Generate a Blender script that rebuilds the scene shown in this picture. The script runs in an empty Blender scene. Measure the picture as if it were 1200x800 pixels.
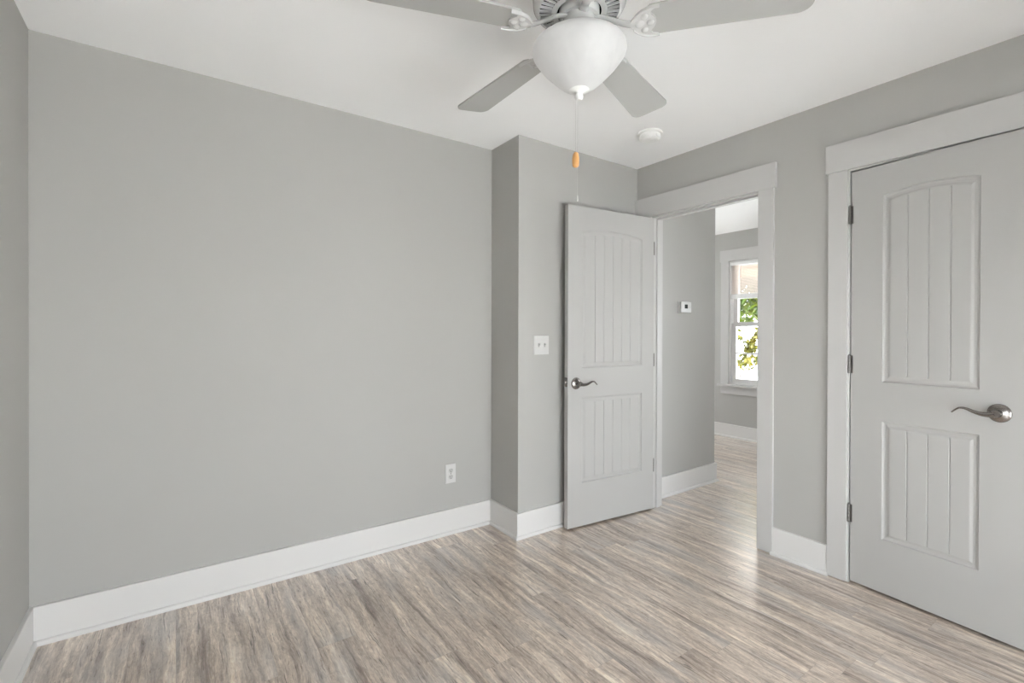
import bpy, bmesh, math, random
from mathutils import Vector, Matrix
S = bpy.context.scene
COL = S.collection
PI = math.pi
R = math.radians

# ------------------------------------------------------------------ camera
CAM_Z = 1.2487
cd = bpy.data.cameras.new('camera')
cam = bpy.data.objects.new('camera', cd)
COL.objects.link(cam)
cd.sensor_width = 36.0
cd.lens = 36.0 * 561.318 / 1200.0
cd.shift_y = -(400 - 390.5) / 1200.0
cd.clip_start = 0.02
yaw, pitch, roll = 0.6118, -0.0040, 0.0026
cam.matrix_world = (Matrix.Translation((0, 0, CAM_Z)) @ Matrix.Rotation(-yaw, 4, 'Z')
                    @ Matrix.Rotation(PI / 2 + pitch, 4, 'X') @ Matrix.Rotation(roll, 4, 'Z'))
S.camera = cam

# ------------------------------------------------------------------ view, world, lights
S.view_settings.view_transform = 'Standard'
S.view_settings.look = 'None'
S.view_settings.exposure = 0.0
S.view_settings.gamma = 1.0
S.view_settings.use_curve_mapping = False
try:
    S.cycles.max_bounces = 14
    S.cycles.diffuse_bounces = 10
    S.cycles.transparent_max_bounces = 16
    S.cycles.sample_clamp_indirect = 30.0
    S.cycles.use_denoising = True
except Exception:
    pass
SKY, SUN = 13.4, 26.0
W = bpy.data.worlds.new('sky')
S.world = W
W.use_nodes = True
W.node_tree.nodes['Background'].inputs[0].default_value = (0.915, 0.965, 1.0, 1)
W.node_tree.nodes['Background'].inputs[1].default_value = SKY

sd = bpy.data.lights.new('sun', 'SUN')
sd.energy = SUN
sd.angle = R(2)
sd.color = (0.96, 0.98, 1.0)
so = bpy.data.objects.new('sun', sd)
COL.objects.link(so)
so.rotation_euler = Vector((0.12, 0.50, -0.86)).to_track_quat('-Z', 'Y').to_euler()

def portal(name, loc, direction, sx, sy):
    a = bpy.data.lights.new(name, 'AREA')
    a.shape = 'RECTANGLE'
    a.size, a.size_y = sx, sy
    a.cycles.is_portal = True
    o = bpy.data.objects.new(name, a)
    COL.objects.link(o)
    o.location = loc
    o.rotation_euler = Vector(direction).to_track_quat('-Z', 'Z').to_euler()
    return o

# ------------------------------------------------------------------ room constants
H = 2.433
XL, YA, XC, YC, XB = -0.476, 2.644, 1.690, 2.3425, 2.755
YR = -1.05                       # wall behind the camera
T = 0.11                         # wall thickness at the doors
YH, XH = 2.312, 3.700            # wall beside the doorway, seen through it
XF = 5.40                        # far wall with the window
YF0, YF1 = -0.6, 5.25
D1A, D1B = 2.200, 1.450          # doorway: hinge jamb, latch jamb (clear opening)
C0, C1 = 0.990, 0.365            # closet door opening
DH = 2.052                       # door opening height

# ------------------------------------------------------------------ materials
def s2l(r, g, b):
    f = lambda c: (c / 255 / 12.92) if c / 255 <= 0.04045 else ((c / 255 + 0.055) / 1.055) ** 2.4
    return (f(r), f(g), f(b), 1)

def mat(name, col, rough=0.5, metal=0.0, spec=0.5):
    m = bpy.data.materials.new(name)
    m.use_nodes = True
    b = m.node_tree.nodes['Principled BSDF']
    b.inputs['Base Color'].default_value = col if len(col) == 4 else (*col, 1)
    b.inputs['Roughness'].default_value = rough
    b.inputs['Metallic'].default_value = metal
    b.inputs['Specular IOR Level'].default_value = spec
    return m

def paint(name, col, rough, scale=90.0, bump=0.06, var=0.015, spec=0.3):
    m = mat(name, col, rough, 0, spec)
    nt = m.node_tree
    N, L = nt.nodes, nt.links
    b = N['Principled BSDF']
    tc = N.new('ShaderNodeTexCoord')
    n1 = N.new('ShaderNodeTexNoise'); n1.inputs['Scale'].default_value = scale; n1.inputs['Detail'].default_value = 3
    L.new(tc.outputs['Object'], n1.inputs['Vector'])
    bp = N.new('ShaderNodeBump'); bp.inputs['Strength'].default_value = bump; bp.inputs['Distance'].default_value = 0.002
    L.new(n1.outputs['Fac'], bp.inputs['Height'])
    L.new(bp.outputs['Normal'], b.inputs['Normal'])
    n2 = N.new('ShaderNodeTexNoise'); n2.inputs['Scale'].default_value = 2.3; n2.inputs['Detail'].default_value = 2
    L.new(tc.outputs['Object'], n2.inputs['Vector'])
    mr = N.new('ShaderNodeMapRange')
    mr.inputs['To Min'].default_value = 1 - var; mr.inputs['To Max'].default_value = 1 + var
    L.new(n2.outputs['Fac'], mr.inputs['Value'])
    mx = N.new('ShaderNodeVectorMath'); mx.operation = 'SCALE'
    mx.inputs[0].default_value = col[:3]
    L.new(mr.outputs['Result'], mx.inputs['Scale'])
    L.new(mx.outputs['Vector'], b.inputs['Base Color'])
    return m

M_WALL = paint('wall_paint_grey', (0.440, 0.433, 0.414, 1), 0.75)
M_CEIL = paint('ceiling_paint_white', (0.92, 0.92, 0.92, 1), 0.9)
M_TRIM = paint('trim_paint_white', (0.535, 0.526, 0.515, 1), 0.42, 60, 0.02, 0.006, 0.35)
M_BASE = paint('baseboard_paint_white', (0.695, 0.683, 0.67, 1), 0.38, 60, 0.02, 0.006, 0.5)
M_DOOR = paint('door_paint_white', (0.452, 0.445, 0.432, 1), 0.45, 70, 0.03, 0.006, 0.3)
M_PLASTIC = mat('white_plastic', (0.84, 0.84, 0.825), 0.35)
M_PLATE = mat('plate_white_plastic', (0.62, 0.615, 0.60), 0.38)
M_SLOT = mat('dark_slot', (0.03, 0.03, 0.03), 0.6)
M_NICKEL = mat('satin_nickel', (0.30, 0.28, 0.265), 0.26, 1.0)
M_HINGE = mat('hinge_nickel', (0.20, 0.19, 0.18), 0.38, 1.0)
M_FAN = mat('fan_white_enamel', (0.60, 0.60, 0.59), 0.2)
M_BLADE = mat('fan_blade_white', (0.435, 0.435, 0.42), 0.5)
M_WOOD = mat('pale_wood_fob', s2l(214, 160, 100), 0.5)
M_CHAIN = mat('chain_pale_metal', (0.62, 0.61, 0.59), 0.35, 0.2)
M_SCREEN = mat('thermostat_screen', (0.035, 0.04, 0.037), 0.7, 0.0, 0.1)
M_SLOTG = mat('switch_slot_grey', (0.42, 0.42, 0.41), 0.5)
M_BLACK = mat('vent_black', (0.008, 0.008, 0.008), 1.0, 0.0, 0.0)

def floor_material():
    m = bpy.data.materials.new('grey_oak_vinyl_planks')
    m.use_nodes = True
    nt = m.node_tree
    N, L = nt.nodes, nt.links
    b = N['Principled BSDF']
    tc = N.new('ShaderNodeTexCoord')
    sep = N.new('ShaderNodeSeparateXYZ'); L.new(tc.outputs['Object'], sep.inputs[0])
    def math_(op, a, c=None, v=None):
        n = N.new('ShaderNodeMath'); n.operation = op
        for i, q in enumerate((a, c, v)):
            if q is None: continue
            if isinstance(q, (int, float)): n.inputs[i].default_value = q
            else: L.new(q, n.inputs[i])
        return n.outputs[0]
    def comb(x, y, z):
        n = N.new('ShaderNodeCombineXYZ')
        for i, q in enumerate((x, y, z)):
            if isinstance(q, (int, float)): n.inputs[i].default_value = q
            else: L.new(q, n.inputs[i])
        return n.outputs[0]
    def noise(vec, scale, detail, rough=0.55, dist=0.0):
        n = N.new('ShaderNodeTexNoise'); n.inputs['Scale'].default_value = scale
        n.inputs['Detail'].default_value = detail; n.inputs['Roughness'].default_value = rough
        n.inputs['Distortion'].default_value = dist
        L.new(vec, n.inputs['Vector'])
        return n.outputs['Fac']
    def ramp(fac, stops):
        n = N.new('ShaderNodeValToRGB')
        e = n.color_ramp.elements
        while len(e) < len(stops): e.new(0.5)
        for el, (p, c) in zip(e, stops):
            el.position = p; el.color = c
        L.new(fac, n.inputs['Fac'])
        return n.outputs['Color']
    def mix(fac, a, c, mode='MIX'):
        n = N.new('ShaderNodeMix'); n.data_type = 'RGBA'; n.blend_type = mode
        if isinstance(fac, (int, float)): n.inputs[0].default_value = fac
        else: L.new(fac, n.inputs[0])
        for i, q in ((6, a), (7, c)):
            if isinstance(q, tuple): n.inputs[i].default_value = q
            else: L.new(q, n.inputs[i])
        return n.outputs[2]
    PW, PL = 0.152, 1.22
    x, y = sep.outputs['X'], sep.outputs['Y']
    row = math_('FLOOR', math_('DIVIDE', x, PW))
    wn = N.new('ShaderNodeTexWhiteNoise'); wn.noise_dimensions = '1D'; L.new(row, wn.inputs['W'])
    yo = math_('ADD', y, math_('MULTIPLY', wn.outputs['Value'], PL * 3))
    seg = math_('FLOOR', math_('DIVIDE', yo, PL))
    w2 = N.new('ShaderNodeTexWhiteNoise'); w2.noise_dimensions = '2D'; L.new(comb(row, seg, 0), w2.inputs['Vector'])
    rnd = w2.outputs['Value']
    sepc = N.new('ShaderNodeSeparateColor'); L.new(w2.outputs['Color'], sepc.inputs[0])
    off = math_('MULTIPLY', rnd, 37.0)
    off2 = math_('MULTIPLY', sepc.outputs['Green'], 19.0)
    # gentle sideways wander of the grain
    vwp = comb(math_('ADD', math_('MULTIPLY', x, 9.0), off), math_('MULTIPLY', y, 2.6), off2)
    warp = math_('MULTIPLY', math_('SUBTRACT', noise(vwp, 1.0, 3, 0.55), 0.5), 0.055)
    xw = math_('ADD', x, warp)
    # broad bands along the plank
    vb = comb(math_('ADD', math_('MULTIPLY', xw, 26.0), off), math_('ADD', math_('MULTIPLY', y, 1.7), off2), off)
    band = noise(vb, 1.0, 5, 0.62, 0.4)
    # fine grain
    vg = comb(math_('ADD', math_('MULTIPLY', xw, 150.0), off), math_('ADD', math_('MULTIPLY', y, 11.0), off2), off)
    grain = noise(vg, 1.0, 6, 0.72, 0.8)
    # weathered mottling
    vm = comb(math_('ADD', math_('MULTIPLY', xw, 75.0), off2), math_('ADD', math_('MULTIPLY', y, 26.0), off), off)
    mott = noise(vm, 1.0, 5, 0.7, 1.0)
    # dark cracks and knots
    vc = comb(math_('ADD', math_('MULTIPLY', xw, 95.0), off2), math_('ADD', math_('MULTIPLY', y, 3.6), off), off2)
    crack = noise(vc, 1.0, 5, 0.68, 0.9)
    # blue grey washes
    vw = comb(math_('ADD', math_('MULTIPLY', x, 8.0), off2), math_('ADD', math_('MULTIPLY', y, 1.9), off), 3.0)
    wash = noise(vw, 1.0, 3, 0.5, 0.4)
    c1 = ramp(band, [(0.30, s2l(116, 101, 91)), (0.42, s2l(158, 145, 135)), (0.56, s2l(187, 176, 165)), (0.70, s2l(216, 207, 196))])
    g = ramp(grain, [(0.32, s2l(140, 130, 122)), (0.50, s2l(188, 182, 175)), (0.68, s2l(218, 213, 206))])
    c2 = mix(0.72, c1, g, 'OVERLAY')
    mt = ramp(mott, [(0.36, s2l(148, 141, 134)), (0.55, s2l(188, 186, 184)), (0.66, s2l(206, 204, 201))])
    c2 = mix(0.60, c2, mt, 'OVERLAY')
    c3 = mix(ramp(wash, [(0.50, (0, 0, 0, 1)), (0.68, (0.38, 0.38, 0.38, 1))]), c2, s2l(166, 165, 165))
    cr = ramp(crack, [(0.335, (1, 1, 1, 1)), (0.415, (0, 0, 0, 1))])
    c4 = mix(math_('MULTIPLY', cr, 0.8), c3, s2l(72, 62, 55))
    tint = math_('ADD', 1.31, math_('MULTIPLY', sepc.outputs['Blue'], 0.12))
    vs = N.new('ShaderNodeVectorMath'); vs.operation = 'SCALE'; L.new(c4, vs.inputs[0]); L.new(tint, vs.inputs['Scale'])
    # plank seams
    fx = math_('FRACT', math_('DIVIDE', x, PW)); fy = math_('FRACT', math_('DIVIDE', yo, PL))
    ex = math_('MULTIPLY', math_('MINIMUM', fx, math_('SUBTRACT', 1, fx)), PW)
    ey = math_('MULTIPLY', math_('MINIMUM', fy, math_('SUBTRACT', 1, fy)), PL)
    edge = math_('LESS_THAN', math_('MINIMUM', ex, ey), 0.0011)
    c5 = mix(math_('MULTIPLY', edge, 0.16), vs.outputs[0], s2l(96, 84, 75))
    hs = N.new('ShaderNodeHueSaturation'); hs.inputs['Saturation'].default_value = 0.85; L.new(c5, hs.inputs['Color'])
    L.new(hs.outputs[0], b.inputs['Base Color'])
    rr = N.new('ShaderNodeMapRange'); rr.inputs['To Min'].default_value = 0.23; rr.inputs['To Max'].default_value = 0.35
    L.new(grain, rr.inputs['Value']); L.new(rr.outputs['Result'], b.inputs['Roughness'])
    b.inputs['Specular IOR Level'].default_value = 1.0
    b.inputs['Coat Weight'].default_value = 1.0; b.inputs['Coat Roughness'].default_value = 0.24
    bp = N.new('ShaderNodeBump'); bp.inputs['Strength'].default_value = 0.18; bp.inputs['Distance'].default_value = 0.001
    hgt = math_('SUBTRACT', math_('SUBTRACT', grain, math_('MULTIPLY', cr, 0.5)), math_('MULTIPLY', edge, 1.0))
    L.new(hgt, bp.inputs['Height']); L.new(bp.outputs['Normal'], b.inputs['Normal'])
    return m
M_FLOOR = floor_material()

def glass_material():
    m = bpy.data.materials.new('window_glass')
    m.use_nodes = True
    nt = m.node_tree
    N, L = nt.nodes, nt.links
    N.remove(N['Principled BSDF'])
    t = N.new('ShaderNodeBsdfTransparent'); g = N.new('ShaderNodeBsdfGlossy')
    g.inputs['Roughness'].default_value = 0.02
    f = N.new('ShaderNodeFresnel'); f.inputs['IOR'].default_value = 1.45
    mx = N.new('ShaderNodeMixShader')
    L.new(f.outputs[0], mx.inputs[0]); L.new(t.outputs[0], mx.inputs[1]); L.new(g.outputs[0], mx.inputs[2])
    L.new(mx.outputs[0], N['Material Output'].inputs['Surface'])
    return m
M_GLASS = glass_material()

def translucent(name, col, tr=0.5, emit=0.0, ecol=(1, 1, 1, 1), cloud=False):
    m = mat(name, col, 0.45)
    nt = m.node_tree
    N, L = nt.nodes, nt.links
    b = N['Principled BSDF']
    if cloud:
        tc = N.new('ShaderNodeTexCoord'); n = N.new('ShaderNodeTexNoise')
        n.inputs['Scale'].default_value = 9; n.inputs['Detail'].default_value = 5; n.inputs['Distortion'].default_value = 1.5
        L.new(tc.outputs['Object'], n.inputs['Vector'])
        r = N.new('ShaderNodeValToRGB')
        r.color_ramp.elements[0].position = 0.35; r.color_ramp.elements[0].color = tuple(c * 0.90 for c in col[:3]) + (1,)
        r.color_ramp.elements[1].position = 0.7; r.color_ramp.elements[1].color = tuple(min(1, c * 1.05) for c in col[:3]) + (1,)
        L.new(n.outputs['Fac'], r.inputs['Fac']); L.new(r.outputs['Color'], b.inputs['Base Color'])
    t = N.new('ShaderNodeBsdfTranslucent'); t.inputs['Color'].default_value = col
    mx = N.new('ShaderNodeMixShader'); mx.inputs[0].default_value = tr
    L.new(b.outputs[0], mx.inputs[1]); L.new(t.outputs[0], mx.inputs[2])
    out = mx.outputs[0]
    if emit:
        e = N.new('ShaderNodeEmission'); e.inputs['Color'].default_value = ecol; e.inputs['Strength'].default_value = emit
        ad = N.new('ShaderNodeAddShader'); L.new(out, ad.inputs[0]); L.new(e.outputs[0], ad.inputs[1]); out = ad.outputs[0]
    L.new(out, N['Material Output'].inputs['Surface'])
    return m
M_BOWL = translucent('alabaster_glass_lit', (0.56, 0.56, 0.555, 1), 0.30, 0.19, (1, 0.985, 0.955, 1), True)
M_SLAT = translucent('blind_slat_cream', (0.80, 0.755, 0.72, 1), 0.35)

def leaf_material(name, c1, c2):
    m = translucent(name, c1, 0.45)
    nt = m.node_tree
    N, L = nt.nodes, nt.links
    g = N.new('ShaderNodeTexCoord'); n = N.new('ShaderNodeTexNoise'); n.inputs['Scale'].default_value = 5
    L.new(g.outputs['Object'], n.inputs['Vector'])
    r = N.new('ShaderNodeValToRGB')
    r.color_ramp.elements[0].position = 0.4; r.color_ramp.elements[0].color = c1
    r.color_ramp.elements[1].position = 0.6; r.color_ramp.elements[1].color = c2
    L.new(n.outputs['Fac'], r.inputs['Fac'])
    L.new(r.outputs['Color'], N['Principled BSDF'].inputs['Base Color'])
    L.new(r.outputs['Color'], [q for q in N if q.type == 'BSDF_TRANSLUCENT'][0].inputs['Color'])
    return m
M_LEAF = leaf_material('tree_leaves_green', (0.030, 0.062, 0.003, 1), (0.085, 0.105, 0.005, 1))
M_LEAFY = leaf_material('tree_leaves_yellow', (0.060, 0.070, 0.003, 1), (0.13, 0.11, 0.005, 1))
M_BARK = mat('tree_bark', (0.03, 0.02, 0.012), 0.9, 0, 0.1)
M_LAWN = mat('pale_gravel_ground', (0.72, 0.715, 0.70), 0.9)
M_FASCIA = mat('orange_stained_fascia', (0.30, 0.15, 0.03), 0.7)

# ------------------------------------------------------------------ mesh helpers
def obj(name, bm, m, parent=None, smooth=False, loc=None):
    bmesh.ops.recalc_face_normals(bm, faces=bm.faces)
    me = bpy.data.meshes.new(name)
    bm.to_mesh(me); bm.free()
    for mm in (m if isinstance(m, (list, tuple)) else [m]):
        me.materials.append(mm)
    if smooth:
        for p in me.polygons: p.use_smooth = True
        try: me.set_sharp_from_angle(angle=R(40))
        except Exception: pass
    o = bpy.data.objects.new(name, me)
    COL.objects.link(o)
    if loc: o.location = loc
    if parent: o.parent = parent
    return o

def tag(o, label, cat, group=None, kind=None):
    o['label'] = label; o['category'] = cat
    if group: o['group'] = group
    if kind: o['kind'] = kind
    return o

def empty(name, loc, rz=0.0):
    o = bpy.data.objects.new(name, None)
    COL.objects.link(o)
    o.empty_display_size = 0.1
    o.location = loc; o.rotation_euler = (0, 0, rz)
    return o

def box(bm, x0, x1, y0, y1, z0, z1, bev=0.0, mi=0):
    b2 = bmesh.new()
    bmesh.ops.create_cube(b2, size=1)
    for v in b2.verts:
        v.co = Vector(((x0 + x1) / 2 + v.co.x * abs(x1 - x0), (y0 + y1) / 2 + v.co.y * abs(y1 - y0), (z0 + z1) / 2 + v.co.z * abs(z1 - z0)))
    if bev:
        bmesh.ops.bevel(b2, geom=b2.edges[:], offset=bev, segments=2, profile=0.6, affect='EDGES')
    merge(bm, b2, mi)

def merge(bm, b2, mi=0, M=None):
    mp = {}
    for v in b2.verts:
        mp[v] = bm.verts.new(M @ v.co if M else v.co)
    for f in b2.faces:
        try:
            nf = bm.faces.new([mp[v] for v in f.verts]); nf.material_index = mi; nf.smooth = f.smooth
        except ValueError: pass
    b2.free()

def lathe(bm, prof, n=48, c=(0, 0, 0), mi=0):
    rings = []
    for r, z in prof:
        if r < 1e-6: rings.append([bm.verts.new((c[0], c[1], c[2] + z))])
        else: rings.append([bm.verts.new((c[0] + r * math.cos(2 * PI * i / n), c[1] + r * math.sin(2 * PI * i / n), c[2] + z)) for i in range(n)])
    for a, b in zip(rings[:-1], rings[1:]):
        for i in range(n):
            j = (i + 1) % n
            if len(a) == 1 and len(b) == 1: continue
            if len(a) == 1: f = bm.faces.new((a[0], b[i], b[j]))
            elif len(b) == 1: f = bm.faces.new((a[i], b[0], a[j]))
            else: f = bm.faces.new((a[i], b[i], b[j], a[j]))
            f.material_index = mi

def tube(bm, pts, rad, n=10, flat=None, caps=True):
    pts = [Vector(p) for p in pts]
    rads = rad if isinstance(rad, (list, tuple)) else [rad] * len(pts)
    rings = []
    up = Vector((0, 0, 1))
    for i, p in enumerate(pts):
        t = (pts[min(i + 1, len(pts) - 1)] - pts[max(i - 1, 0)]).normalized()
        if abs(t.dot(up)) > 0.95: a = t.cross(Vector((1, 0, 0))).normalized()
        else: a = t.cross(up).normalized()
        b = t.cross(a).normalized()
        rr = rads[i]
        ra, rb = (rr if isinstance(rr, tuple) else (rr, rr))
        rings.append([bm.verts.new(p + a * ra * math.cos(2 * PI * k / n) + b * rb * math.sin(2 * PI * k / n)) for k in range(n)])
    for A, B in zip(rings[:-1], rings[1:]):
        for k in range(n):
            bm.faces.new((A[k], A[(k + 1) % n], B[(k + 1) % n], B[k]))
    if caps:
        bm.faces.new(rings[0]); bm.faces.new(rings[-1])

def prism(bm, outline, z0, z1):
    lo = [bm.verts.new((x, y, z0)) for x, y in outline]
    hi = [bm.verts.new((x, y, z1)) for x, y in outline]
    bm.faces.new(lo); bm.faces.new(hi)
    n = len(lo)
    for i in range(n):
        bm.faces.new((lo[i], lo[(i + 1) % n], hi[(i + 1) % n], hi[i]))

def structure(name, bm, m, label, cat, parent=None, smooth=False):
    o = obj(name, bm, m, parent, smooth)
    if parent is None: tag(o, label, cat, kind='structure')
    return o

# ------------------------------------------------------------------ shell
bm = bmesh.new(); box(bm, XL - 0.15, XF + 0.15, YR - 0.15, YF1 + 0.15, -0.12, 0)
structure('floor', bm, M_FLOOR, 'grey brown wood look plank floor running through the room and out the doorway', 'floor')

bm = bmesh.new(); box(bm, XL - 0.15, XF + 0.15, YR - 0.15, YF1 + 0.15, H, H + 0.15)
structure('ceiling', bm, M_CEIL, 'flat white painted ceiling above the room', 'ceiling')

LY0, LY1, LZ0, LZ1 = -0.85, 0.00, 0.10, 1.45
bm = bmesh.new()
box(bm, XL - 0.15, XL, LY1, YA + 0.1, 0, H); box(bm, XL - 0.15, XL, YR - 0.15, LY0, 0, H)
box(bm, XL - 0.15, XL, LY0, LY1, 0, LZ0); box(bm, XL - 0.15, XL, LY0, LY1, LZ1, H)
structure('wall_left', bm, M_WALL, 'narrow strip of grey painted wall at the left edge of the photo', 'wall')

bm = bmesh.new(); box(bm, XL, XC, YA, YA + 0.12, 0, H)
structure('wall_back', bm, M_WALL, 'large blank grey painted wall with one low outlet', 'wall')

bm = bmesh.new(); box(bm, XC, XB + T, YC, YA + 0.12, 0, H)
structure('wall_corner', bm, M_WALL, 'grey projecting wall corner behind the open door, holding the light switch', 'wall')

# rear wall with a window opening (behind the camera)
bm = bmesh.new()
RX0, RX1, RZ0, RZ1 = -0.25, 2.35, 0.15, 1.22
box(bm, XL - 0.15, RX0, YR - 0.12, YR, 0, H); box(bm, RX1, XB + T, YR - 0.12, YR, 0, H)
box(bm, RX0, RX1, YR - 0.12, YR, 0, RZ0); box(bm, RX0, RX1, YR - 0.12, YR, RZ1, H)
structure('wall_rear', bm, M_WALL, 'grey wall with a wide window, behind the viewpoint', 'wall')

# wall with doorway and closet door
bm = bmesh.new()
J = 0.02  # jamb board
box(bm, XB, XB + T, D1A + J, YC, 0, H)
box(bm, XB, XB + T, C0 + J, D1B - J, 0, H)
QY0, QY1, QZ0, QZ1 = -1.00, 0.02, 0.12, 2.15
box(bm, XB, XB + T, QY1, C1 - J, 0, H); box(bm, XB, XB + T, YR, QY0, 0, H)
box(bm, XB, XB + T, QY0, QY1, 0, QZ0); box(bm, XB, XB + T, QY0, QY1, QZ1, H)
box(bm, XB, XB + T, D1B - J, D1A + J, DH + J, H)
box(bm, XB, XB + T, C1 - J, C0 + J, DH + J, H)
structure('wall_right', bm, M_WALL, 'grey painted wall holding the doorway and the closet door', 'wall')

# hall wall and far room
bm = bmesh.new(); box(bm, XB + T, XH, YH, YH + 0.12, 0, H); box(bm, XH - 0.12, XH, YH + 0.12, YF1, 0, H)
structure('wall_hall', bm, M_WALL, 'grey wall carrying the thermostat, seen through the doorway', 'wall')
WY0, WY1, WZ0, WZ1 = 2.36, 3.19, 0.625, 2.085        # visible window opening
GY0, GY1 = 0.20, 1.00                                  # added window opening for far-room light, hidden behind the door jamb
bm = bmesh.new()
box(bm, XF, XF + 0.12, YF0, GY0, 0, H); box(bm, XF, XF + 0.12, GY1, WY0, 0, H); box(bm, XF, XF + 0.12, WY1, YF1, 0, H)
for q0, q1 in ((GY0, GY1), (WY0, WY1)):
    box(bm, XF, XF + 0.12, q0, q1, 0, WZ0); box(bm, XF, XF + 0.12, q0, q1, WZ1, H)
structure('wall_far', bm, M_WALL, 'grey far wall around the bright window beyond the doorway', 'wall')
SX0, SX1 = 3.95, 5.15
bm = bmesh.new(); box(bm, XH - 0.12, SX0, YF1, YF1 + 0.12, 0, H); box(bm, SX1, XF + 0.12, YF1, YF1 + 0.12, 0, H)
box(bm, SX0, SX1, YF1, YF1 + 0.12, 0, WZ0); box(bm, SX0, SX1, YF1, YF1 + 0.12, WZ1, H)
structure('wall_side', bm, M_WALL, 'grey end wall of the far room, out of sight', 'wall')
EX0, EX1 = 4.75, 5.25
bm = bmesh.new(); box(bm, 3.45, EX0, YF0 - 0.12, YF0, 0, H); box(bm, EX1, XF + 0.12, YF0 - 0.12, YF0, 0, H)
box(bm, EX0, EX1, YF0 - 0.12, YF0, 0, 0.40); box(bm, EX0, EX1, YF0 - 0.12, YF0, WZ1, H)
structure('wall_end', bm, M_WALL, 'grey near end wall of the far room, out of sight', 'wall')
bm = bmesh.new()
box(bm, XB + T, 3.57, 1.27, 1.37, 0, H); box(bm, 3.45, 3.57, YF0, 1.27, 0, H); box(bm, XB + T, 3.45, 0.0, 0.1, 0, H)
structure('wall_closet', bm, M_WALL, 'walls of the closet behind the closed closet door', 'wall')

# ------------------------------------------------------------------ baseboards (board with a shoe moulding as its part)
BH, BT, ST, SH = 0.1524, 0.015, 0.028, 0.019
def baseboard(name, segs, label):
    """segs: (axis, wall coordinate, a, b, side) boards along x or y; side = direction into the room"""
    bm = bmesh.new(); sm = bmesh.new()
    for ax, w, a, b, s, ea, eb in segs:
        a, b = min(a, b), max(a, b)
        for m_, th, h, ch in ((bm, BT, BH, 0.003), (sm, ST, SH, 0.009)):
            prof = [(0 if m_ is bm else BT, 0), (th, 0), (th, h - ch), (th - ch * 0.35, h - ch * 0.35), (th - ch, h), (0 if m_ is bm else BT, h)]
            A = lambda d: a - (d if ea else 0)
            B = lambda d: b + (d if eb else 0)
            ra = [m_.verts.new((A(d), w + s * d, z) if ax == 'x' else (w + s * d, A(d), z)) for d, z in prof]
            rb = [m_.verts.new((B(d), w + s * d, z) if ax == 'x' else (w + s * d, B(d), z)) for d, z in prof]
            m_.faces.new(ra); m_.faces.new(rb)
            for i in range(len(prof)):
                j = (i + 1) % len(prof)
                m_.faces.new((ra[i], ra[j], rb[j], rb[i]))
    o = structure(name, bm, M_BASE, label, 'baseboard')
    obj('shoe_moulding', sm, M_BASE, o)
    return o
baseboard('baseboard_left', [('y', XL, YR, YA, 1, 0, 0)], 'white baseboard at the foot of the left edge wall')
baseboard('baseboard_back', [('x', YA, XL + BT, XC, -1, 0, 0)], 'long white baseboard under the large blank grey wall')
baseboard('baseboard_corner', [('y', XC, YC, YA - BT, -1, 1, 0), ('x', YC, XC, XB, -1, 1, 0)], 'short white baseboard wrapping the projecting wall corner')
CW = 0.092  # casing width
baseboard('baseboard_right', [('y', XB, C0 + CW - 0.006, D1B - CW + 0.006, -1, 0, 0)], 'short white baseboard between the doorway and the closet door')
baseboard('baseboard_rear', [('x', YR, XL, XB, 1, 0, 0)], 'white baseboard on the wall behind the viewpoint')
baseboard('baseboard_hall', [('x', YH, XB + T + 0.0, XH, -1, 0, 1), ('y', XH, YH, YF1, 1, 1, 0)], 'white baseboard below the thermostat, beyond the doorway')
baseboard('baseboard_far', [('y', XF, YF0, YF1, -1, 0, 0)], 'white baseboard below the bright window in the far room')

# ------------------------------------------------------------------ door casings
CT = 0.018
def casing(name, ya, yb, label, stop_side, full_left=True, hl=None, hr=None, back=False):
    """ya = larger y jamb, yb = smaller y jamb"""
    bm = bmesh.new()
    box(bm, XB - 0.001, XB + T + 0.001, ya, ya + J, 0, DH + J)
    box(bm, XB - 0.001, XB + T + 0.001, yb - J, yb, 0, DH + J)
    box(bm, XB - 0.001, XB + T + 0.001, yb, ya, DH, DH + J)
    # door stops
    s0, s1 = XB + 0.040, XB + 0.075
    box(bm, s0, s1, ya - 0.011, ya, 0, DH, 0.002); box(bm, s0, s1, yb, yb + 0.011, 0, DH, 0.002); box(bm, s0, s1, yb + 0.011, ya - 0.011, DH - 0.011, DH, 0.002)
    o = structure(name, bm, M_TRIM, label, 'door trim')
    rv = 0.006
    top = DH + rv
    for side, (y0, y1) in (('l', (ya + rv, min(ya + CW, YC - 0.001))), ('r', (yb - CW, yb - rv))):
        b2 = bmesh.new(); box(b2, XB - CT, XB, y0, y1, 0.004, top, 0.0015)
        obj('side_casing', b2, M_TRIM, o)
    b2 = bmesh.new()
    box(b2, XB - CT - 0.004, XB, (yb - CW - 0.012) if hr is None else hr, (ya + CW + 0.012) if hl is None else hl, top, 2.199, 0.0015)
    obj('head_casing', b2, M_TRIM, o)
    if back:
        for y0, y1 in ((yb - 0.08, yb - rv),):
            b2 = bmesh.new(); box(b2, XB + T, XB + T + CT, y0, y1, 0.004, top, 0.0015)
            obj('side_casing', b2, M_TRIM, o)
    return o
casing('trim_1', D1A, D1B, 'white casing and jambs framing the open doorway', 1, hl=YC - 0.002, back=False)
casing('trim_2', C0, C1, 'white casing framing the closed closet door at right', 1)

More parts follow.
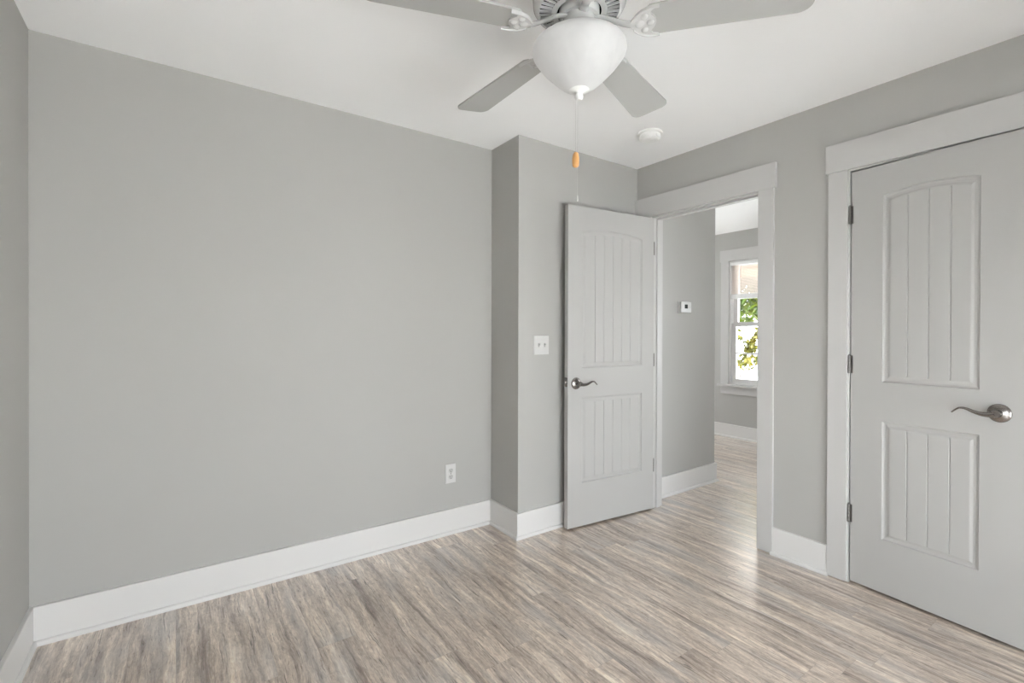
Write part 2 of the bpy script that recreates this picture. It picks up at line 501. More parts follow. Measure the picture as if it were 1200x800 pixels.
# ------------------------------------------------------------------ panel doors
def door_leaf(w, h, th, panels, grooves):
    """leaf in local coords: u along +x from hinge edge, front at y=0 facing -y, back at y=th, z up from 0"""
    bm = bmesh.new()
    a, b = panels[0][0], panels[0][1]
    SX = 0.034                      # sticking width
    us = set()
    ia, ib = a + SX, b - SX
    for i in range(13): us.add(round(ia + (ib - ia) * i / 12, 5))
    for g in grooves:
        for d in (-0.0035, 0, 0.0035): us.add(round(g + d, 5))
    us = sorted(us)
    clean = [us[0]]
    gset = [round(g + d, 5) for g in grooves for d in (-0.0035, 0, 0.0035)]
    for q in us[1:]:
        if q - clean[-1] < 0.0025 and q not in gset: continue
        clean.append(q)
    us = clean
    loops = [(0.0, 0.0), (0.004, 0.0065), (0.011, 0.0085), (0.020, 0.0072), (0.029, 0.0035), (0.034, 0.0030)]
    for side in (0, 1):
        Y = (lambda d: d) if side == 0 else (lambda d: th - d)
        def V(u, z, d): return bm.verts.new((u, Y(d), z))
        def arch(pn, u): 
            m = (a + b) / 2; t = (u - m) / ((b - a) / 2)
            return pn[3] + pn[4] * (1 - t * t)
        def col(q, off): return (a + off) + (q - ia) / (ib - ia) * ((b - off) - (a + off))
        for pn in panels:
            prev = None
            for k, (off, dep) in enumerate(loops):
                last = k == len(loops) - 1
                def D(q): return dep + (0.0035 if (last and q in [round(g, 5) for g in grooves]) else 0)
                lo = [V(col(q, off), pn[2] + off, D(q)) for q in us]
                hi = [V(col(q, off), arch(pn, col(q, 0)) - off, D(q)) for q in us]
                ring = lo + hi[::-1]
                if prev:
                    n = len(ring)
                    for i in range(n):
                        bm.faces.new((prev[i], prev[(i + 1) % n], ring[(i + 1) % n], ring[i]))
                prev = ring
                if last:
                    for i in range(len(us) - 1):
                        bm.faces.new((lo[i], lo[i + 1], hi[i + 1], hi[i]))
        # stiles and rails
        def quad(u0, u1, z0, z1):
            bm.faces.new((V(u0, z0, 0), V(u1, z0, 0), V(u1, z1, 0), V(u0, z1, 0)))
        quad(0, a, 0, h); quad(b, w, 0, h)
        quad(a, b, 0, panels[0][2]); 
        lowp, upp = panels
        def strip(z0f, z1f):
            for q0, q1 in zip(us[:-1], us[1:]):
                c0, c1 = col(q0, 0), col(q1, 0)
                bm.faces.new((V(c0, z0f(c0), 0), V(c1, z0f(c1), 0), V(c1, z1f(c1), 0), V(c0, z1f(c0), 0)))
        strip(lambda u: arch(lowp, u), lambda u: upp[2])
        strip(lambda u: arch(upp, u), lambda u: h)
    for (u0, v0), (u1, v1) in (((0, 0), (0, th)), ((w, 0), (w, th))):
        bm.faces.new([bm.verts.new(q) for q in ((u0, v0, 0), (u1, v1, 0), (u1, v1, h), (u0, v0, h))])
    for z in (0, h):
        bm.faces.new([bm.verts.new(q) for q in ((0, 0, z), (w, 0, z), (w, th, z), (0, th, z))])
    bmesh.ops.remove_doubles(bm, verts=bm.verts, dist=0.00005)
    return bm

def lever(parent, u, z, yface, sgn, name='door_handle'):
    """satin nickel wave lever; sgn=-1 towards -y (front). Lever points to the hinge (-u)."""
    bm = bmesh.new()
    prof = [(0, 0), (0.0365, 0), (0.0375, 0.003), (0.0365, 0.006), (0.030, 0.0105), (0.019, 0.0125), (0.0135, 0.014), (0.0125, 0.030), (0.0, 0.030)]
    b2 = bmesh.new(); lathe(b2, prof, 36)
    M = Matrix.Translation((u, yface, z)) @ Matrix.Rotation(R(90) if sgn < 0 else R(-90), 4, 'X')
    merge(bm, b2, 0, M)
    o = obj('handle_rose', bm, M_NICKEL, None, True)
    o.name = 'handle_rose'
    bm = bmesh.new()
    y = yface + sgn * 0.043
    pts, rd = [], []
    b2 = bmesh.new(); lathe(b2, [(0, 0.024), (0.0125, 0.024), (0.0145, 0.030), (0.0150, 0.048), (0.0125, 0.054), (0, 0.055)], 28)
    merge(bm, b2, 0, M)
    n = 22
    for i in range(n + 1):
        t = i / n
        s = 0.132 * t
        zz = z + (-0.002 + 0.004 * math.sin(PI * t) - 0.007 * math.sin(2 * PI * min(t * 1.0, 1.0)) * (1 if t < .5 else 1.5) - 0.010 * max(0, t - 0.82) * 5)
        pts.append((u - 0.004 - s, y + sgn * (0.004 * math.sin(PI * t)), zz))
        k = 1 - t
        hgt = 0.0095 * (k ** 1.3) + 0.0028
        wid = 0.0095 * k + 0.0050
        rd.append((wid, hgt))
    tube(bm, pts, rd, 12)
    l = obj('lever', bm, M_NICKEL, None, True)
    return o, l

def hinge(parent, u, z, y, name='hinge', plate_=True):
    bm = bmesh.new()
    for k in range(5):
        b2 = bmesh.new(); lathe(b2, [(0, 0), (0.0062, 0), (0.0066, 0.001), (0.0066, 0.0172), (0.0062, 0.0178), (0, 0.0178)], 14, (u, y, z - 0.045 + 0.018 * k)); merge(bm, b2)
    b2 = bmesh.new(); lathe(b2, [(0, 0.0), (0.004, 0.001), (0.005, 0.004), (0, 0.006)], 12, (u, y, z + 0.045)); merge(bm, b2)
    if plate_: box(bm, u, u + 0.014, y + 0.003, y + 0.006, z - 0.044, z + 0.044)
    return obj(name, bm, M_HINGE, parent, True)

# open door, swung back against the corner wall
OW = 0.742
grv = [OW / 2 + 0.076 * k for k in (-2, -1, 0, 1, 2)]
door_bm = door_leaf(OW, 2.032, 0.035, [(0.110, OW - 0.110, 0.273, 0.816, 0.0), (0.110, OW - 0.110, 1.005, 1.872, 0.026)], grv)
# leaf local +x must run from the hinge towards -X world, its front (-y local) must face the camera (-Y world):
# mirror by building u from the free end instead
for v in door_bm.verts: v.co.x = OW - v.co.x
OA = math.atan2(2.1805 - 2.248, 2.743 - 2.005)
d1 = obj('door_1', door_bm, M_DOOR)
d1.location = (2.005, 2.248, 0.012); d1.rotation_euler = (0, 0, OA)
tag(d1, 'white two panel door standing open against the corner wall', 'door', kind='structure')
def in_door(o, d):
    o.parent = d
    return o
r_, l_ = lever(d1, 0.062, 0.922 - 0.012, 0.0, -1)
# lever of the open door points to its hinges (+x local): mirror about the rose
for v in l_.data.vertices: v.co.x = 2 * 0.062 - v.co.x
l_.data.flip_normals()
r_.name = 'door_handle'; in_door(r_, d1); l_.parent = r_
r2, l2 = lever(d1, 0.062, 0.922 - 0.012, 0.035, 1)
for v in l2.data.vertices: v.co.x = 2 * 0.062 - v.co.x
l2.data.flip_normals()
# the rear lever rests beside the wall: keep only what fits
for v in l2.data.vertices: v.co.y = 0.035 + (v.co.y - 0.035) * 0.72
for v in r2.data.vertices: v.co.y = 0.035 + (v.co.y - 0.035) * 0.72
r2.name = 'door_handle'; in_door(r2, d1); l2.parent = r2
bm = bmesh.new(); box(bm, -0.0018, 0.001, 0.005, 0.030, 0.930 - 0.040, 0.930 + 0.018, 0.0006)
lp = obj('latch_plate', bm, M_NICKEL, d1)
bm = bmesh.new(); box(bm, -0.011, 0.0, 0.010, 0.025, 0.910, 0.924, 0.002)
obj('latch_bolt', bm, M_NICKEL, lp)
for z in (0.30, 1.04, 1.82): hinge(d1, OW + 0.003, z, 0.0045, plate_=False)

# closet door, slightly ajar into the room
KW = 0.612
kg = [0.306 + 0.076 * k for k in (-1, 0, 1)]
cb = door_leaf(KW, 2.032, 0.035, [(0.134, KW - 0.134, 0.252, 0.814, 0.0), (0.134, KW - 0.134, 1.001, 1.886, 0.020)], kg)
d2 = obj('door_2', cb, M_DOOR)
d2.location = (2.757, 0.985, 0.012); d2.rotation_euler = (0, 0, R(-90 - 5.0))
tag(d2, 'white two panel closet door at the right, standing slightly ajar', 'door', kind='structure')
r_, l_ = lever(d2, 0.5385, 0.9135, 0.0, -1)
r_.name = 'door_handle'; r_.parent = d2; l_.parent = r_
for z in (0.336, 1.078, 1.820): hinge(d2, -0.005, z, -0.0045)

# ------------------------------------------------------------------ window in the far room
bm = bmesh.new()
FD = 0.12
# jamb liner
box(bm, XF - 0.002, XF + FD, WY1 - 0.018, WY1, WZ0, WZ1); box(bm, XF - 0.002, XF + FD, WY0, WY0 + 0.018, WZ0, WZ1)
box(bm, XF - 0.002, XF + FD, WY0 + 0.018, WY1 - 0.018, WZ1 - 0.018, WZ1); box(bm, XF + 0.02, XF + FD, WY0 + 0.018, WY1 - 0.018, WZ0, WZ0 + 0.022)
win = obj('window_1', bm, M_BASE)
tag(win, 'bright double hung window in the far room, half covered by a raised blind', 'window', kind='structure')
cas = bmesh.new(); box(cas, XF - 0.018, XF, WY1 - 0.004, WY1 + 0.096, WZ0 + 0.005, WZ1 + 0.004, 0.0015); obj('side_casing', cas, M_TRIM, win)
cas = bmesh.new(); box(cas, XF - 0.018, XF, WY0 - 0.096, WY0 + 0.004, WZ0 + 0.005, WZ1 + 0.004, 0.0015); obj('side_casing', cas, M_TRIM, win)
cas = bmesh.new(); box(cas, XF - 0.022, XF, WY0 - 0.108, WY1 + 0.108, WZ1 + 0.004, 2.222, 0.0015); obj('head_casing', cas, M_TRIM, win)
cas = bmesh.new(); box(cas, XF - 0.055, XF + 0.02, WY0 - 0.125, WY1 + 0.125, WZ0 - 0.02, WZ0 + 0.005, 0.004); obj('window_sill', cas, M_TRIM, win)
cas = bmesh.new(); box(cas, XF - 0.018, XF, WY0 - 0.096, WY1 + 0.096, WZ0 - 0.112, WZ0 - 0.02, 0.0015); obj('apron', cas, M_TRIM, win)
def sash(x0, x1, z0, z1, nm):
    y0, y1 = WY0 + 0.020, WY1 - 0.020
    st = 0.048
    bm = bmesh.new()
    box(bm, x0, x1, y0, y0 + st, z0, z1); box(bm, x0, x1, y1 - st, y1, z0, z1)
    box(bm, x0, x1, y0 + st, y1 - st, z0, z0 + 0.05); box(bm, x0, x1, y0 + st, y1 - st, z1 - 0.036, z1)
    zm = (z0 + z1) / 2
    box(bm, x0 + 0.006, x1 - 0.006, y0 + st, y1 - st, zm - 0.010, zm + 0.010)
    o = obj(nm, bm, M_BASE, win)
    bm = bmesh.new()
    xm = (x0 + x1) / 2
    box(bm, xm - 0.002, xm + 0.002, y0 + st - 0.004, y1 - st + 0.004, z0 + 0.046, z1 - 0.032)
    obj('pane', bm, M_GLASS, o)
sash(XF + 0.030, XF + 0.064, WZ0 + 0.022, 1.350, 'lower_sash')
sash(XF + 0.068, XF + 0.102, 1.318, WZ1 - 0.018, 'upper_sash')

# blind
bx = XF + 0.008
by0, by1 = WY0 + 0.024, WY1 - 0.024
bl = empty('window_blind', (bx, (by0 + by1) / 2, WZ1 - 0.02))
tag(bl, 'cream horizontal slat blind lowered over the top of the far window', 'blind')
def child(name, bm, m, p, smooth=False):
    o = obj(name, bm, m, p, smooth)
    o.matrix_parent_inverse = Matrix.Translation(p.location).inverted()
    return o
bm = bmesh.new(); box(bm, bx - 0.020, bx + 0.018, by0, by1, WZ1 - 0.052, WZ1 - 0.019, 0.003); child('head_rail', bm, M_PLASTIC, bl)
bm = bmesh.new()
zt_, zb_ = WZ1 - 0.060, 1.705
ns = 24
for k in range(ns):
    z = zt_ - (zt_ - zb_) * k / (ns - 1)
    hw, tl = 0.0115, R(24)
    p = [(-hw, 0), (-hw * 0.4, 0.0016), (hw * 0.4, 0.0016), (hw, 0)]
    pr = [(bx + q * math.cos(tl) + r * math.sin(tl), z - q * math.sin(tl) + r * math.cos(tl)) for q, r in p]
    pr2 = [(xx, zz - 0.0007) for xx, zz in pr][::-1]
    ol = pr + pr2
    A = [bm.verts.new((xx, by0 + 0.004, zz)) for xx, zz in ol]; B = [bm.verts.new((xx, by1 - 0.004, zz)) for xx, zz in ol]
    n = len(ol)
    for i in range(n): bm.faces.new((A[i], A[(i + 1) % n], B[(i + 1) % n], B[i]))
    bm.faces.new(A); bm.faces.new(B)
child('slats', bm, M_SLAT, bl)
bm = bmesh.new(); box(bm, bx - 0.015, bx + 0.015, by0, by1, 1.640, 1.690, 0.003); child('bottom_rail', bm, M_PLASTIC, bl)
for yy in (by1 - 0.10, by0 + 0.10):
    bm = bmesh.new(); tube(bm, [(bx, yy, WZ1 - 0.05), (bx, yy, 1.66)], 0.0012, 6); child('ladder_cord', bm, M_PLASTIC, bl)
bm = bmesh.new(); tube(bm, [(bx - 0.022, by1 - 0.115, WZ1 - 0.045), (bx - 0.024, by1 - 0.117, 1.42)], 0.0035, 8); child('tilt_wand', bm, M_PLASTIC, bl)

# ------------------------------------------------------------------ outdoors beyond the far window
bm = bmesh.new(); box(bm, -45, XF + 60, -45, 50, -0.9, -0.6)
tag(obj('ground', bm, M_LAWN), 'pale sunlit ground outside the house', 'ground', kind='structure')

def tree(name, loc, h, blobs, leafmat, label, n, size, seed):
    rnd = random.Random(seed)
    t = empty(name, loc)
    tag(t, label, 'tree')
    bm = bmesh.new()
    tube(bm, [(0, 0, 0), (0.04, 0.02, h * 0.3), (0.0, 0.06, h * 0.55), (0.03, 0.0, h * 0.85)], [0.028 * h, 0.022 * h, 0.016 * h, 0.005 * h], 9)
    for (bx_, by_, bz_, br_) in blobs:
        tube(bm, [(0.0, 0.04, h * 0.45), (bx_ * 0.5, by_ * 0.5, (bz_ + h * 0.45) / 2), (bx_, by_, bz_)], [0.012 * h, 0.007 * h, 0.0022 * h], 7)
    obj('trunk', bm, M_BARK, t, True)
    bm = bmesh.new()
    for (bx_, by_, bz_, br_) in blobs:
        for _ in range(n):
            while True:
                p = Vector((rnd.uniform(-1, 1), rnd.uniform(-1, 1), rnd.uniform(-1, 1)))
                if p.length < 1: break
            p = p * br_ + Vector((bx_, by_, bz_))
            s = size * rnd.uniform(0.6, 1.3)
            Mx = Matrix.Translation(p) @ Matrix.Rotation(rnd.uniform(0, 2 * PI), 4, 'Z') @ Matrix.Rotation(rnd.uniform(-1.2, 1.2), 4, 'X') @ Matrix.Rotation(rnd.uniform(-1, 1), 4, 'Y')
            pts = [(0, -s, 0), (s * 0.42, -s * 0.2, s * 0.10), (s * 0.3, s * 0.45, s * 0.08), (0, s, 0), (-s * 0.3, s * 0.45, s * 0.08), (-s * 0.42, -s * 0.2, s * 0.10)]
            vs = [bm.verts.new(Mx @ Vector(q)) for q in pts]
            m1 = bm.verts.new(Mx @ Vector((0, 0.1 * s, -0.02 * s)))
            for i in range(6): bm.faces.new((vs[i], vs[(i + 1) % 6], m1))
    f = obj('foliage', bm, leafmat, t)
    return t
tree('tree', (10.4, 7.0, -0.6), 3.6, [(0, -1.1, 2.70, 0.70), (0.4, -1.9, 2.75, 0.75), (-0.3, 0.2, 2.8, 0.7), (0.2, -1.0, 3.7, 0.8), (0.2, -2.0, 3.8, 0.8), (0.1, 0.0, 3.8, 0.8)], M_LEAF,
     'green leafed tree seen through the upper part of the far window', 850, 0.10, 3)
tree('shrub', (8.3, 5.05, -0.6), 1.7, [(0, -0.5, 1.36, 0.20), (0.15, -0.80, 1.45, 0.17), (-0.2, -0.35, 1.80, 0.17), (0.1, -0.70, 1.84, 0.16), (0, 0.1, 1.6, 0.25), (0.05, -0.55, 1.62, 0.15)], M_LEAFY,
     'yellow leafed shrub seen through the lower part of the far window', 130, 0.06, 8)

pb = empty('porch_frame', (7.2, 3.9, -0.6))
tag(pb, 'orange stained porch beam glimpsed between the blind slats', 'porch')
bm = bmesh.new(); box(bm, -0.06, 0.06, -2.2, 2.2, 2.70, 2.95); obj('beam', bm, M_FASCIA, pb)
for yy in (-2.1, 2.1):
    bm = bmesh.new(); box(bm, -0.06, 0.06, yy - 0.06, yy + 0.06, 0, 2.70); obj('post', bm, M_FASCIA, pb)

# ------------------------------------------------------------------ ceiling fan with light
FX, FY, BZ = 1.0529 - 0.0055 * math.cos(yaw), 1.1245 + 0.0055 * math.sin(yaw), 2.1972
fan = empty('ceiling_fan', (FX, FY, H))
tag(fan, 'white five blade ceiling fan with a frosted glass light bowl', 'ceiling fan')
def fz(z): return z - H
bm = bmesh.new()
lathe(bm, [(0, 0), (0.120, 0), (0.132, -0.004), (0.138, -0.020), (0.138, -0.035), (0.146, -0.045), (0.148, -0.110), (0.146, -0.150), (0.140, -0.162), (0.131, -0.166)], 64)
# vented underside: spokes over a dark cavity
RI, RO = 0.088, 0.126
lathe(bm, [(0.131, -0.166), (RO, -0.168)], 64)
lathe(bm, [(RI, -0.171), (0.078, -0.172), (0.070, -0.172)], 64)
NV = 40
for k in range(NV):
    a0 = 2 * PI * k / NV; da = 2 * PI / NV * 0.16
    vs = []
    for (r, z) in ((RI - 0.001, -0.1712), (RO + 0.001, -0.1682)):
        for s in (-1, 1): vs.append((r * math.cos(a0 + s * da * (1.15 if r < 0.1 else 1)), r * math.sin(a0 + s * da * (1.15 if r < 0.1 else 1)), z))
    lo = [bm.verts.new(v) for v in (vs[0], vs[1], vs[3], vs[2])]
    hi = [bm.verts.new((v[0], v[1], v[2] + 0.006)) for v in (vs[0], vs[1], vs[3], vs[2])]
    bm.faces.new(lo); bm.faces.new(hi)
    for i in range(4): bm.faces.new((lo[i], lo[(i + 1) % 4], hi[(i + 1) % 4], hi[i]))
mh = obj('motor_housing', bm, M_FAN, fan, True)
bm = bmesh.new(); lathe(bm, [(0.0, -0.150), (0.130, -0.150), (0.1305, -0.140)], 48); lathe(bm, [(0.086, -0.170), (0.086, -0.150)], 48)
obj('vent_cavity', bm, M_BLACK, mh)
bm = bmesh.new(); lathe(bm, [(0.0, -0.160), (0.066, -0.160), (0.070, -0.166)], 48); lathe(bm, [(0.0705, -0.172), (0.0705, -0.160)], 48)
obj('hub_gap', bm, M_BLACK, mh)
# flywheel with bolts
bm = bmesh.new(); lathe(bm, [(0.0, -0.158), (0.062, -0.158), (0.064, -0.164), (0.064, -0.184), (0.060, -0.190), (0, -0.190)], 48)
obj('flywheel', bm, M_FAN, fan, True)
# light kit neck
bm = bmesh.new()
lathe(bm, [(0, -0.190), (0.050, -0.190), (0.052, -0.200), (0.052, -0.242), (0.064, -0.248), (0.086, -0.252), (0.092, -0.256), (0.092, -0.264), (0.0, -0.264)], 48)
obj('light_kit', bm, M_FAN, fan, True)
# bowl (double walled shell)
outer = [(0.096, -0.260), (0.101, -0.262), (0.109, -0.2645), (0.114, -0.2650), (0.127, -0.270), (0.140, -0.278), (0.1475, -0.288), (0.1485, -0.297), (0.145, -0.308), (0.136, -0.321),
         (0.120, -0.342), (0.102, -0.361), (0.084, -0.379), (0.067, -0.395), (0.051, -0.408), (0.035, -0.417), (0.018, -0.421)]
inner = [(max(r - 0.004, 0.014), z + 0.003) for r, z in outer][::-1]
bm = bmesh.new(); lathe(bm, outer + inner + [outer[0]], 72)
bowl = obj('glass_bowl', bm, M_BOWL, fan, True)
bm = bmesh.new()
lathe(bm, [(0, -0.413), (0.028, -0.413), (0.033, -0.416), (0.032, -0.419), (0.022, -0.422), (0.013, -0.426), (0.011, -0.431), (0.0135, -0.436), (0.0135, -0.443), (0.009, -0.449), (0, -0.451)], 32)
obj('finial', bm, M_PLASTIC, fan, True)

# blades
ba = math.radians(90) - R(34.7155)              # math angle of the view-axis blade direction
TIL = 0.1657
def rounded_blade():
    ol = []
    r0, r1 = 0.205, 0.660
    w0, w1 = 0.056, 0.075
    cr = 0.030
    ol += [(r0, -w0 + 0.012), (r0 + 0.012, -w0)]
    for i in range(9):
        t = i / 8 * PI / 2
        ol.append((r1 - cr + cr * math.sin(t), -(w1 - cr) - cr * math.cos(t)))
    for i in range(9):
        t = i / 8 * PI / 2
        ol.append((r1 - cr + cr * math.cos(t), (w1 - cr) + cr * math.sin(t)))
    # slight crown on the tip
    ol = [(x + (0.006 * (1 - (y / w1) ** 2) if x > 0.62 else 0), y) for x, y in ol]
    ol += [(r0 + 0.012, w0), (r0, w0 - 0.012)]
    return ol
def blade_iron():
    bm = bmesh.new()
    # arm from flywheel
    n = 10
    pts, rd = [], []
    for i in range(n + 1):
        t = i / n
        pts.append((0.050 + 0.125 * t, 0, 0.040 - 0.046 * (t * t * (3 - 2 * t)))); rd.append((0.015 - 0.003 * math.sin(PI * t), 0.006))
    tube(bm, pts, rd, 12)
    # leaf plate under the blade
    half = [(0.160, 0.012), (0.168, 0.024), (0.178, 0.037), (0.192, 0.048), (0.208, 0.055), (0.228, 0.0585), (0.244, 0.058), (0.240, 0.052), (0.226, 0.047), (0.219, 0.040), (0.220, 0.032),
            (0.228, 0.022), (0.233, 0.011), (0.235, 0.0)]
    ol = half + [(x, -y) for x, y in half[-2::-1]]
    prism(bm, ol, -0.0095, -0.0035)
    # raised bosses with screws
    for (x, y, r) in ((0.201, 0.026, 0.010), (0.201, -0.026, 0.010), (0.218, 0.0, 0.010), (0.186, 0.0, 0.013)):
        b2 = bmesh.new(); lathe(b2, [(r * 1.15, -0.0095), (r, -0.0125), (r * 0.7, -0.0150), (0, -0.0162)], 16, (x, y, 0)); merge(bm, b2)
    # raised rim following the outer outline
    tube(bm, [(x, y - 0.003, -0.0105) for x, y in half[1:7]], 0.003, 8); tube(bm, [(x, -y + 0.003, -0.0105) for x, y in half[1:7]], 0.003, 8)
    return bm
bladeM, ironM = None, None
for k in range(5):
    az = ba + R(36 + 72 * k)
    if k == 0:
        bm = bmesh.new(); prism(bm, rounded_blade(), -0.0030, 0.0030)
        bo = obj('blade', bm, M_BLADE, fan)
        io = obj('blade_arm', blade_iron(), M_FAN, bo, True)
        bladeM, ironM = bo, io
    else:
        bo = bladeM.copy(); COL.objects.link(bo); bo.parent = fan
        io = ironM.copy(); COL.objects.link(io); io.parent = bo
    bo.location = (0, 0, BZ - H)
    bo.rotation_mode = 'XYZ'
    bo.matrix_local = Matrix.Translation((0, 0, BZ - H)) @ Matrix.Rotation(az, 4, 'Z') @ Matrix.Rotation(-TIL, 4, 'X')

# pull chains
vdir = Vector((math.sin(yaw), math.cos(yaw), 0)); rdir = Vector((math.cos(yaw), -math.sin(yaw), 0))
def chain(off, z0, z1, nm):
    p = rdir * off[0] + vdir * off[1]
    bm = bmesh.new()
    n = int((z0 - z1) / 0.0042)
    tube(bm, [(p.x, p.y, z0), (p.x, p.y, z1)], 0.0004, 6)
    for i in range(n):
        b2 = bmesh.new(); bmesh.ops.create_icosphere(b2, subdivisions=1, radius=0.0009)
        merge(bm, b2, 0, Matrix.Translation((p.x, p.y, z0 - (i + 0.5) * (z0 - z1) / n)))
    return obj('pull_chain', bm, M_CHAIN, fan, True), p
c1, p1 = chain((-0.0095, 0.0), -0.418, -0.616, 'a')
bm = bmesh.new()
lathe(bm, [(0, 0), (0.005, -0.001), (0.0085, -0.006), (0.0110, -0.020), (0.0112, -0.034), (0.0098, -0.044), (0.006, -0.0475), (0, -0.048)], 20, (p1.x, p1.y, -0.614))
obj('pull_fob', bm, M_WOOD, c1, True)
c2_, p2 = chain((-0.0030, 0.004), -0.448, -0.752, 'b')
bm = bmesh.new(); lathe(bm, [(0, 0), (0.002, -0.001), (0.0026, -0.006), (0.0026, -0.016), (0, -0.019)], 12, (p2.x, p2.y, -0.750))
obj('chain_end', bm, M_CHAIN, c2_, True)

# ------------------------------------------------------------------ smoke detector
sd_ = empty('smoke_detector', (2.310, 1.868, H))
tag(sd_, 'round white smoke detector on the ceiling near the doorway', 'smoke detector')
bm = bmesh.new(); lathe(bm, [(0, 0), (0.070, 0), (0.0715, -0.003), (0.0715, -0.010), (0.068, -0.013), (0.058, -0.014)], 48)
obj('base', bm, M_PLASTIC, sd_, True)
bm = bmesh.new(); lathe(bm, [(0.058, -0.010), (0.0575, -0.020), (0.0595, -0.023), (0.058, -0.036), (0.052, -0.044), (0.040, -0.048), (0.020, -0.050), (0, -0.050)], 48)
for k in range(18):
    a = 2 * PI * k / 18
    b2 = bmesh.new(); box(b2, 0.046, 0.061, -0.003, 0.003, -0.0405, -0.024, 0.001); merge(bm, b2, 0, Matrix.Rotation(a, 4, 'Z'))
cv = obj('cover', bm, M_PLASTIC, sd_, True)
bm = bmesh.new(); lathe(bm, [(0.012, -0.049), (0.012, -0.0525), (0.010, -0.0535), (0, -0.0535)], 20, (-0.006, -0.022, 0)); obj('test_button', bm, M_PLASTIC, cv, True)

# ------------------------------------------------------------------ light switch (two gang), outlet, thermostat
def plate(bm, w, h, d=0.006):
    b2 = bmesh.new(); box(b2, -w / 2, w / 2, -d, 0, -h / 2, h / 2); 
    bmesh.ops.bevel(b2, geom=[e for e in b2.edges if all(v.co.y < -d / 2 for v in e.verts)], offset=0.0025, segments=3, affect='EDGES'); merge(bm, b2)
sw = empty('light_switch', (1.866, YC, 1.164))
tag(sw, 'white double toggle light switch on the corner wall beside the open door', 'light switch')
bm = bmesh.new(); plate(bm, 0.117, 0.117)
pl = obj('cover_plate', bm, M_PLATE, sw, True)
for x in (-0.023, 0.023):
    bm = bmesh.new(); box(bm, x - 0.0055, x + 0.0055, -0.0068, -0.004, -0.012, 0.012, 0.0008); fr = obj('toggle_slot', bm, M_SLOTG, pl)
    bm = bmesh.new(); b2 = bmesh.new(); box(b2, -0.004, 0.004, -0.017, 0.0, -0.0045, 0.0045, 0.0012)
    merge(bm, b2, 0, Matrix.Translation((x, -0.005, 0.0)) @ Matrix.Rotation(R(-28), 4, 'X')); obj('toggle', bm, M_PLATE, sw)
    for z in (-0.030, 0.030):
        bm = bmesh.new(); lathe(bm, [(0.0032, 0), (0.0030, 0.0010), (0, 0.0014)], 12)
        for v in bm.verts: v.co = Vector((x + v.co.x, -0.0058 - v.co.z, z + v.co.y))
        obj('screw', bm, M_PLATE, pl, True)

ou = empty('wall_outlet', (1.3915, YA, 0.3686))
tag(ou, 'white duplex power outlet low on the large blank wall', 'outlet')
bm = bmesh.new(); plate(bm, 0.070, 0.115)
op = obj('cover_plate', bm, M_PLATE, ou, True)
M_RECEPT = mat('receptacle_white', (0.50, 0.50, 0.485), 0.4)
for z in (-0.0195, 0.0195):
    bm = bmesh.new()
    ol = []
    for i in range(24):
        a = 2 * PI * i / 24
        ol.append((max(-0.0145, min(0.0145, 0.0172 * math.cos(a))), 0.0142 * math.sin(a)))
    prism(bm, ol, 0.004, 0.0078)
    for v in bm.verts: v.co = Vector((v.co.x, -v.co.z, z + v.co.y))
    rc = obj('receptacle', bm, M_RECEPT, ou)
    bm = bmesh.new()
    box(bm, -0.0075, -0.0053, -0.0080, -0.0074, z - 0.001, z + 0.0075); box(bm, 0.0053, 0.0075, -0.0080, -0.0074, z, z + 0.0068)
    b2 = bmesh.new(); lathe(b2, [(0.0026, 0), (0.0026, 0.0006), (0, 0.0006)], 12); merge(bm, b2, 0, Matrix.Translation((0, -0.0074, z - 0.0075)) @ Matrix.Rotation(R(90), 4, 'X'))
    obj('slots', bm, M_SLOT, rc)
bm = bmesh.new(); lathe(bm, [(0.0030, 0), (0.0028, 0.0010), (0, 0.0014)], 12)
for v in bm.verts: v.co = Vector((v.co.x, -0.0058 - v.co.z, v.co.y))
obj('screw', bm, M_NICKEL, op, True)

th = empty('thermostat', (3.268, YH, 1.4415))
tag(th, 'small white square thermostat with a dark screen on the hall wall', 'thermostat')
bm = bmesh.new(); box(bm, -0.072, 0.072, -0.008, 0, -0.046, 0.046, 0.003); obj('back_plate', bm, M_PLATE, th)
bm = bmesh.new(); box(bm, -0.062, 0.068, -0.026, -0.006, -0.042, 0.042, 0.005); tb = obj('body', bm, M_PLATE, th)
bm = bmesh.new(); box(bm, -0.018, 0.020, -0.0268, -0.0255, -0.010, 0.022, 0.0005); obj('screen', bm, M_SCREEN, tb)
for x in (0.040, 0.054):
    bm = bmesh.new(); box(bm, x - 0.005, x + 0.005, -0.0285, -0.0255, -0.006, 0.004, 0.001); obj('button', bm, M_PLATE, tb)

# ------------------------------------------------------------------ rear window, and unseen windows added to bring in more daylight
def plain_window(name, ax, w, a, b, z0, z1, label):
    """ax 'x': window in a wall running along x at y = w; 'y': in a wall running along y at x = w"""
    B = (lambda bm, u0, u1, d, v0, v1: box(bm, u0, u1, w - d, w + d, v0, v1)) if ax == 'x' else (lambda bm, u0, u1, d, v0, v1: box(bm, w - d, w + d, u0, u1, v0, v1))
    bm = bmesh.new(); f = 0.04
    B(bm, a, a + f, 0.02, z0, z1); B(bm, b - f, b, 0.02, z0, z1); B(bm, a + f, b - f, 0.02, z0, z0 + f); B(bm, a + f, b - f, 0.02, z1 - f, z1)
    zm = (z0 + z1) / 2; B(bm, a + f, b - f, 0.018, zm - 0.02, zm + 0.02)
    o = obj(name, bm, M_TRIM); tag(o, label, 'window', kind='structure')
    bm = bmesh.new(); B(bm, a + f, b - f, 0.002, z0 + f, zm - 0.02); B(bm, a + f, b - f, 0.002, zm + 0.02, z1 - f)
    obj('pane', bm, M_GLASS, o)
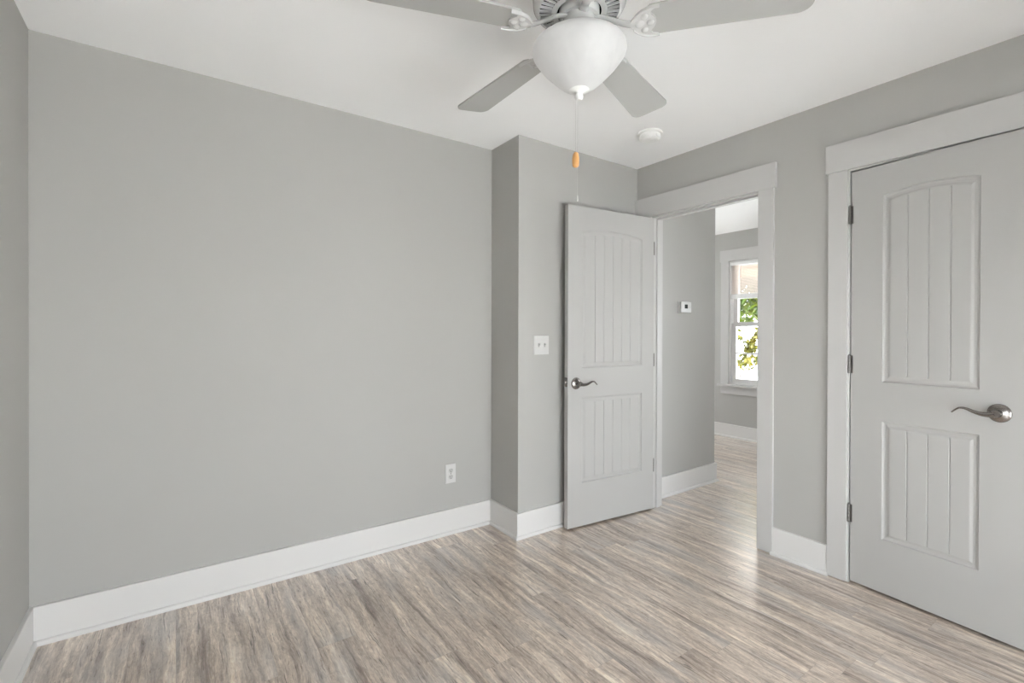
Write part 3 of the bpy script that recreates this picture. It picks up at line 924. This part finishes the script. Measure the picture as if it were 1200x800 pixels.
plain_window('window_2', 'x', YR - 0.07, RX0, RX1, RZ0, RZ1, 'wide white framed window in the wall behind the viewpoint')
plain_window('fill_window_right', 'y', XB + 0.06, QY0, QY1, QZ0, QZ1, 'unseen white framed window added at the near end of the right wall to brighten the left wall')  # added opening: throws daylight across onto the left wall
portal('portal_right', (XB + 0.03, (QY0 + QY1) / 2, (QZ0 + QZ1) / 2), (-1, 0, 0), QY1 - QY0, QZ1 - QZ0)
plain_window('fill_window_left', 'y', XL - 0.07, LY0, LY1, LZ0, LZ1, 'unseen white framed window added in the left wall, behind the viewpoint, for side light')  # added opening: side light for the right wall and projecting corner
plain_window('fill_window_far', 'y', XF + 0.07, GY0, GY1, WZ0, WZ1, 'unseen white framed window added to light the far room, hidden behind the doorway jamb')  # added opening, placed to brighten the far room from beyond the jamb
plain_window('fill_window_side', 'x', YF1 + 0.07, SX0, SX1, WZ0, WZ1, 'unseen white framed window added in the end wall to light the far room')  # added opening, gives the far wall more light
plain_window('fill_window_end', 'x', YF0 - 0.07, EX0, EX1, 0.40, WZ1, 'tall unseen white framed window added in the near end wall to brighten the far room')  # added opening, lets sun in to brighten hall ceiling and far wall
portal('portal_end', ((EX0 + EX1) / 2, YF0 - 0.03, (0.40 + WZ1) / 2), (0, 1, 0), EX1 - EX0, WZ1 - 0.40)
portal('portal_rear', ((RX0 + RX1) / 2, YR - 0.03, (RZ0 + RZ1) / 2), (0, 1, 0), RX1 - RX0, RZ1 - RZ0)
portal('portal_left', (XL - 0.03, (LY0 + LY1) / 2, (LZ0 + LZ1) / 2), (1, 0, 0), LY1 - LY0, LZ1 - LZ0)
portal('portal_far', (XF + 0.04, (GY0 + GY1) / 2, (WZ0 + WZ1) / 2), (-1, 0, 0), GY1 - GY0, WZ1 - WZ0)
portal('portal_window', (XF + 0.115, (WY0 + WY1) / 2, (WZ0 + WZ1) / 2), (-1, 0, 0), WY1 - WY0, WZ1 - WZ0)
portal('portal_side', ((SX0 + SX1) / 2, YF1 + 0.04, (WZ0 + WZ1) / 2), (0, -1, 0), SX1 - SX0, WZ1 - WZ0)
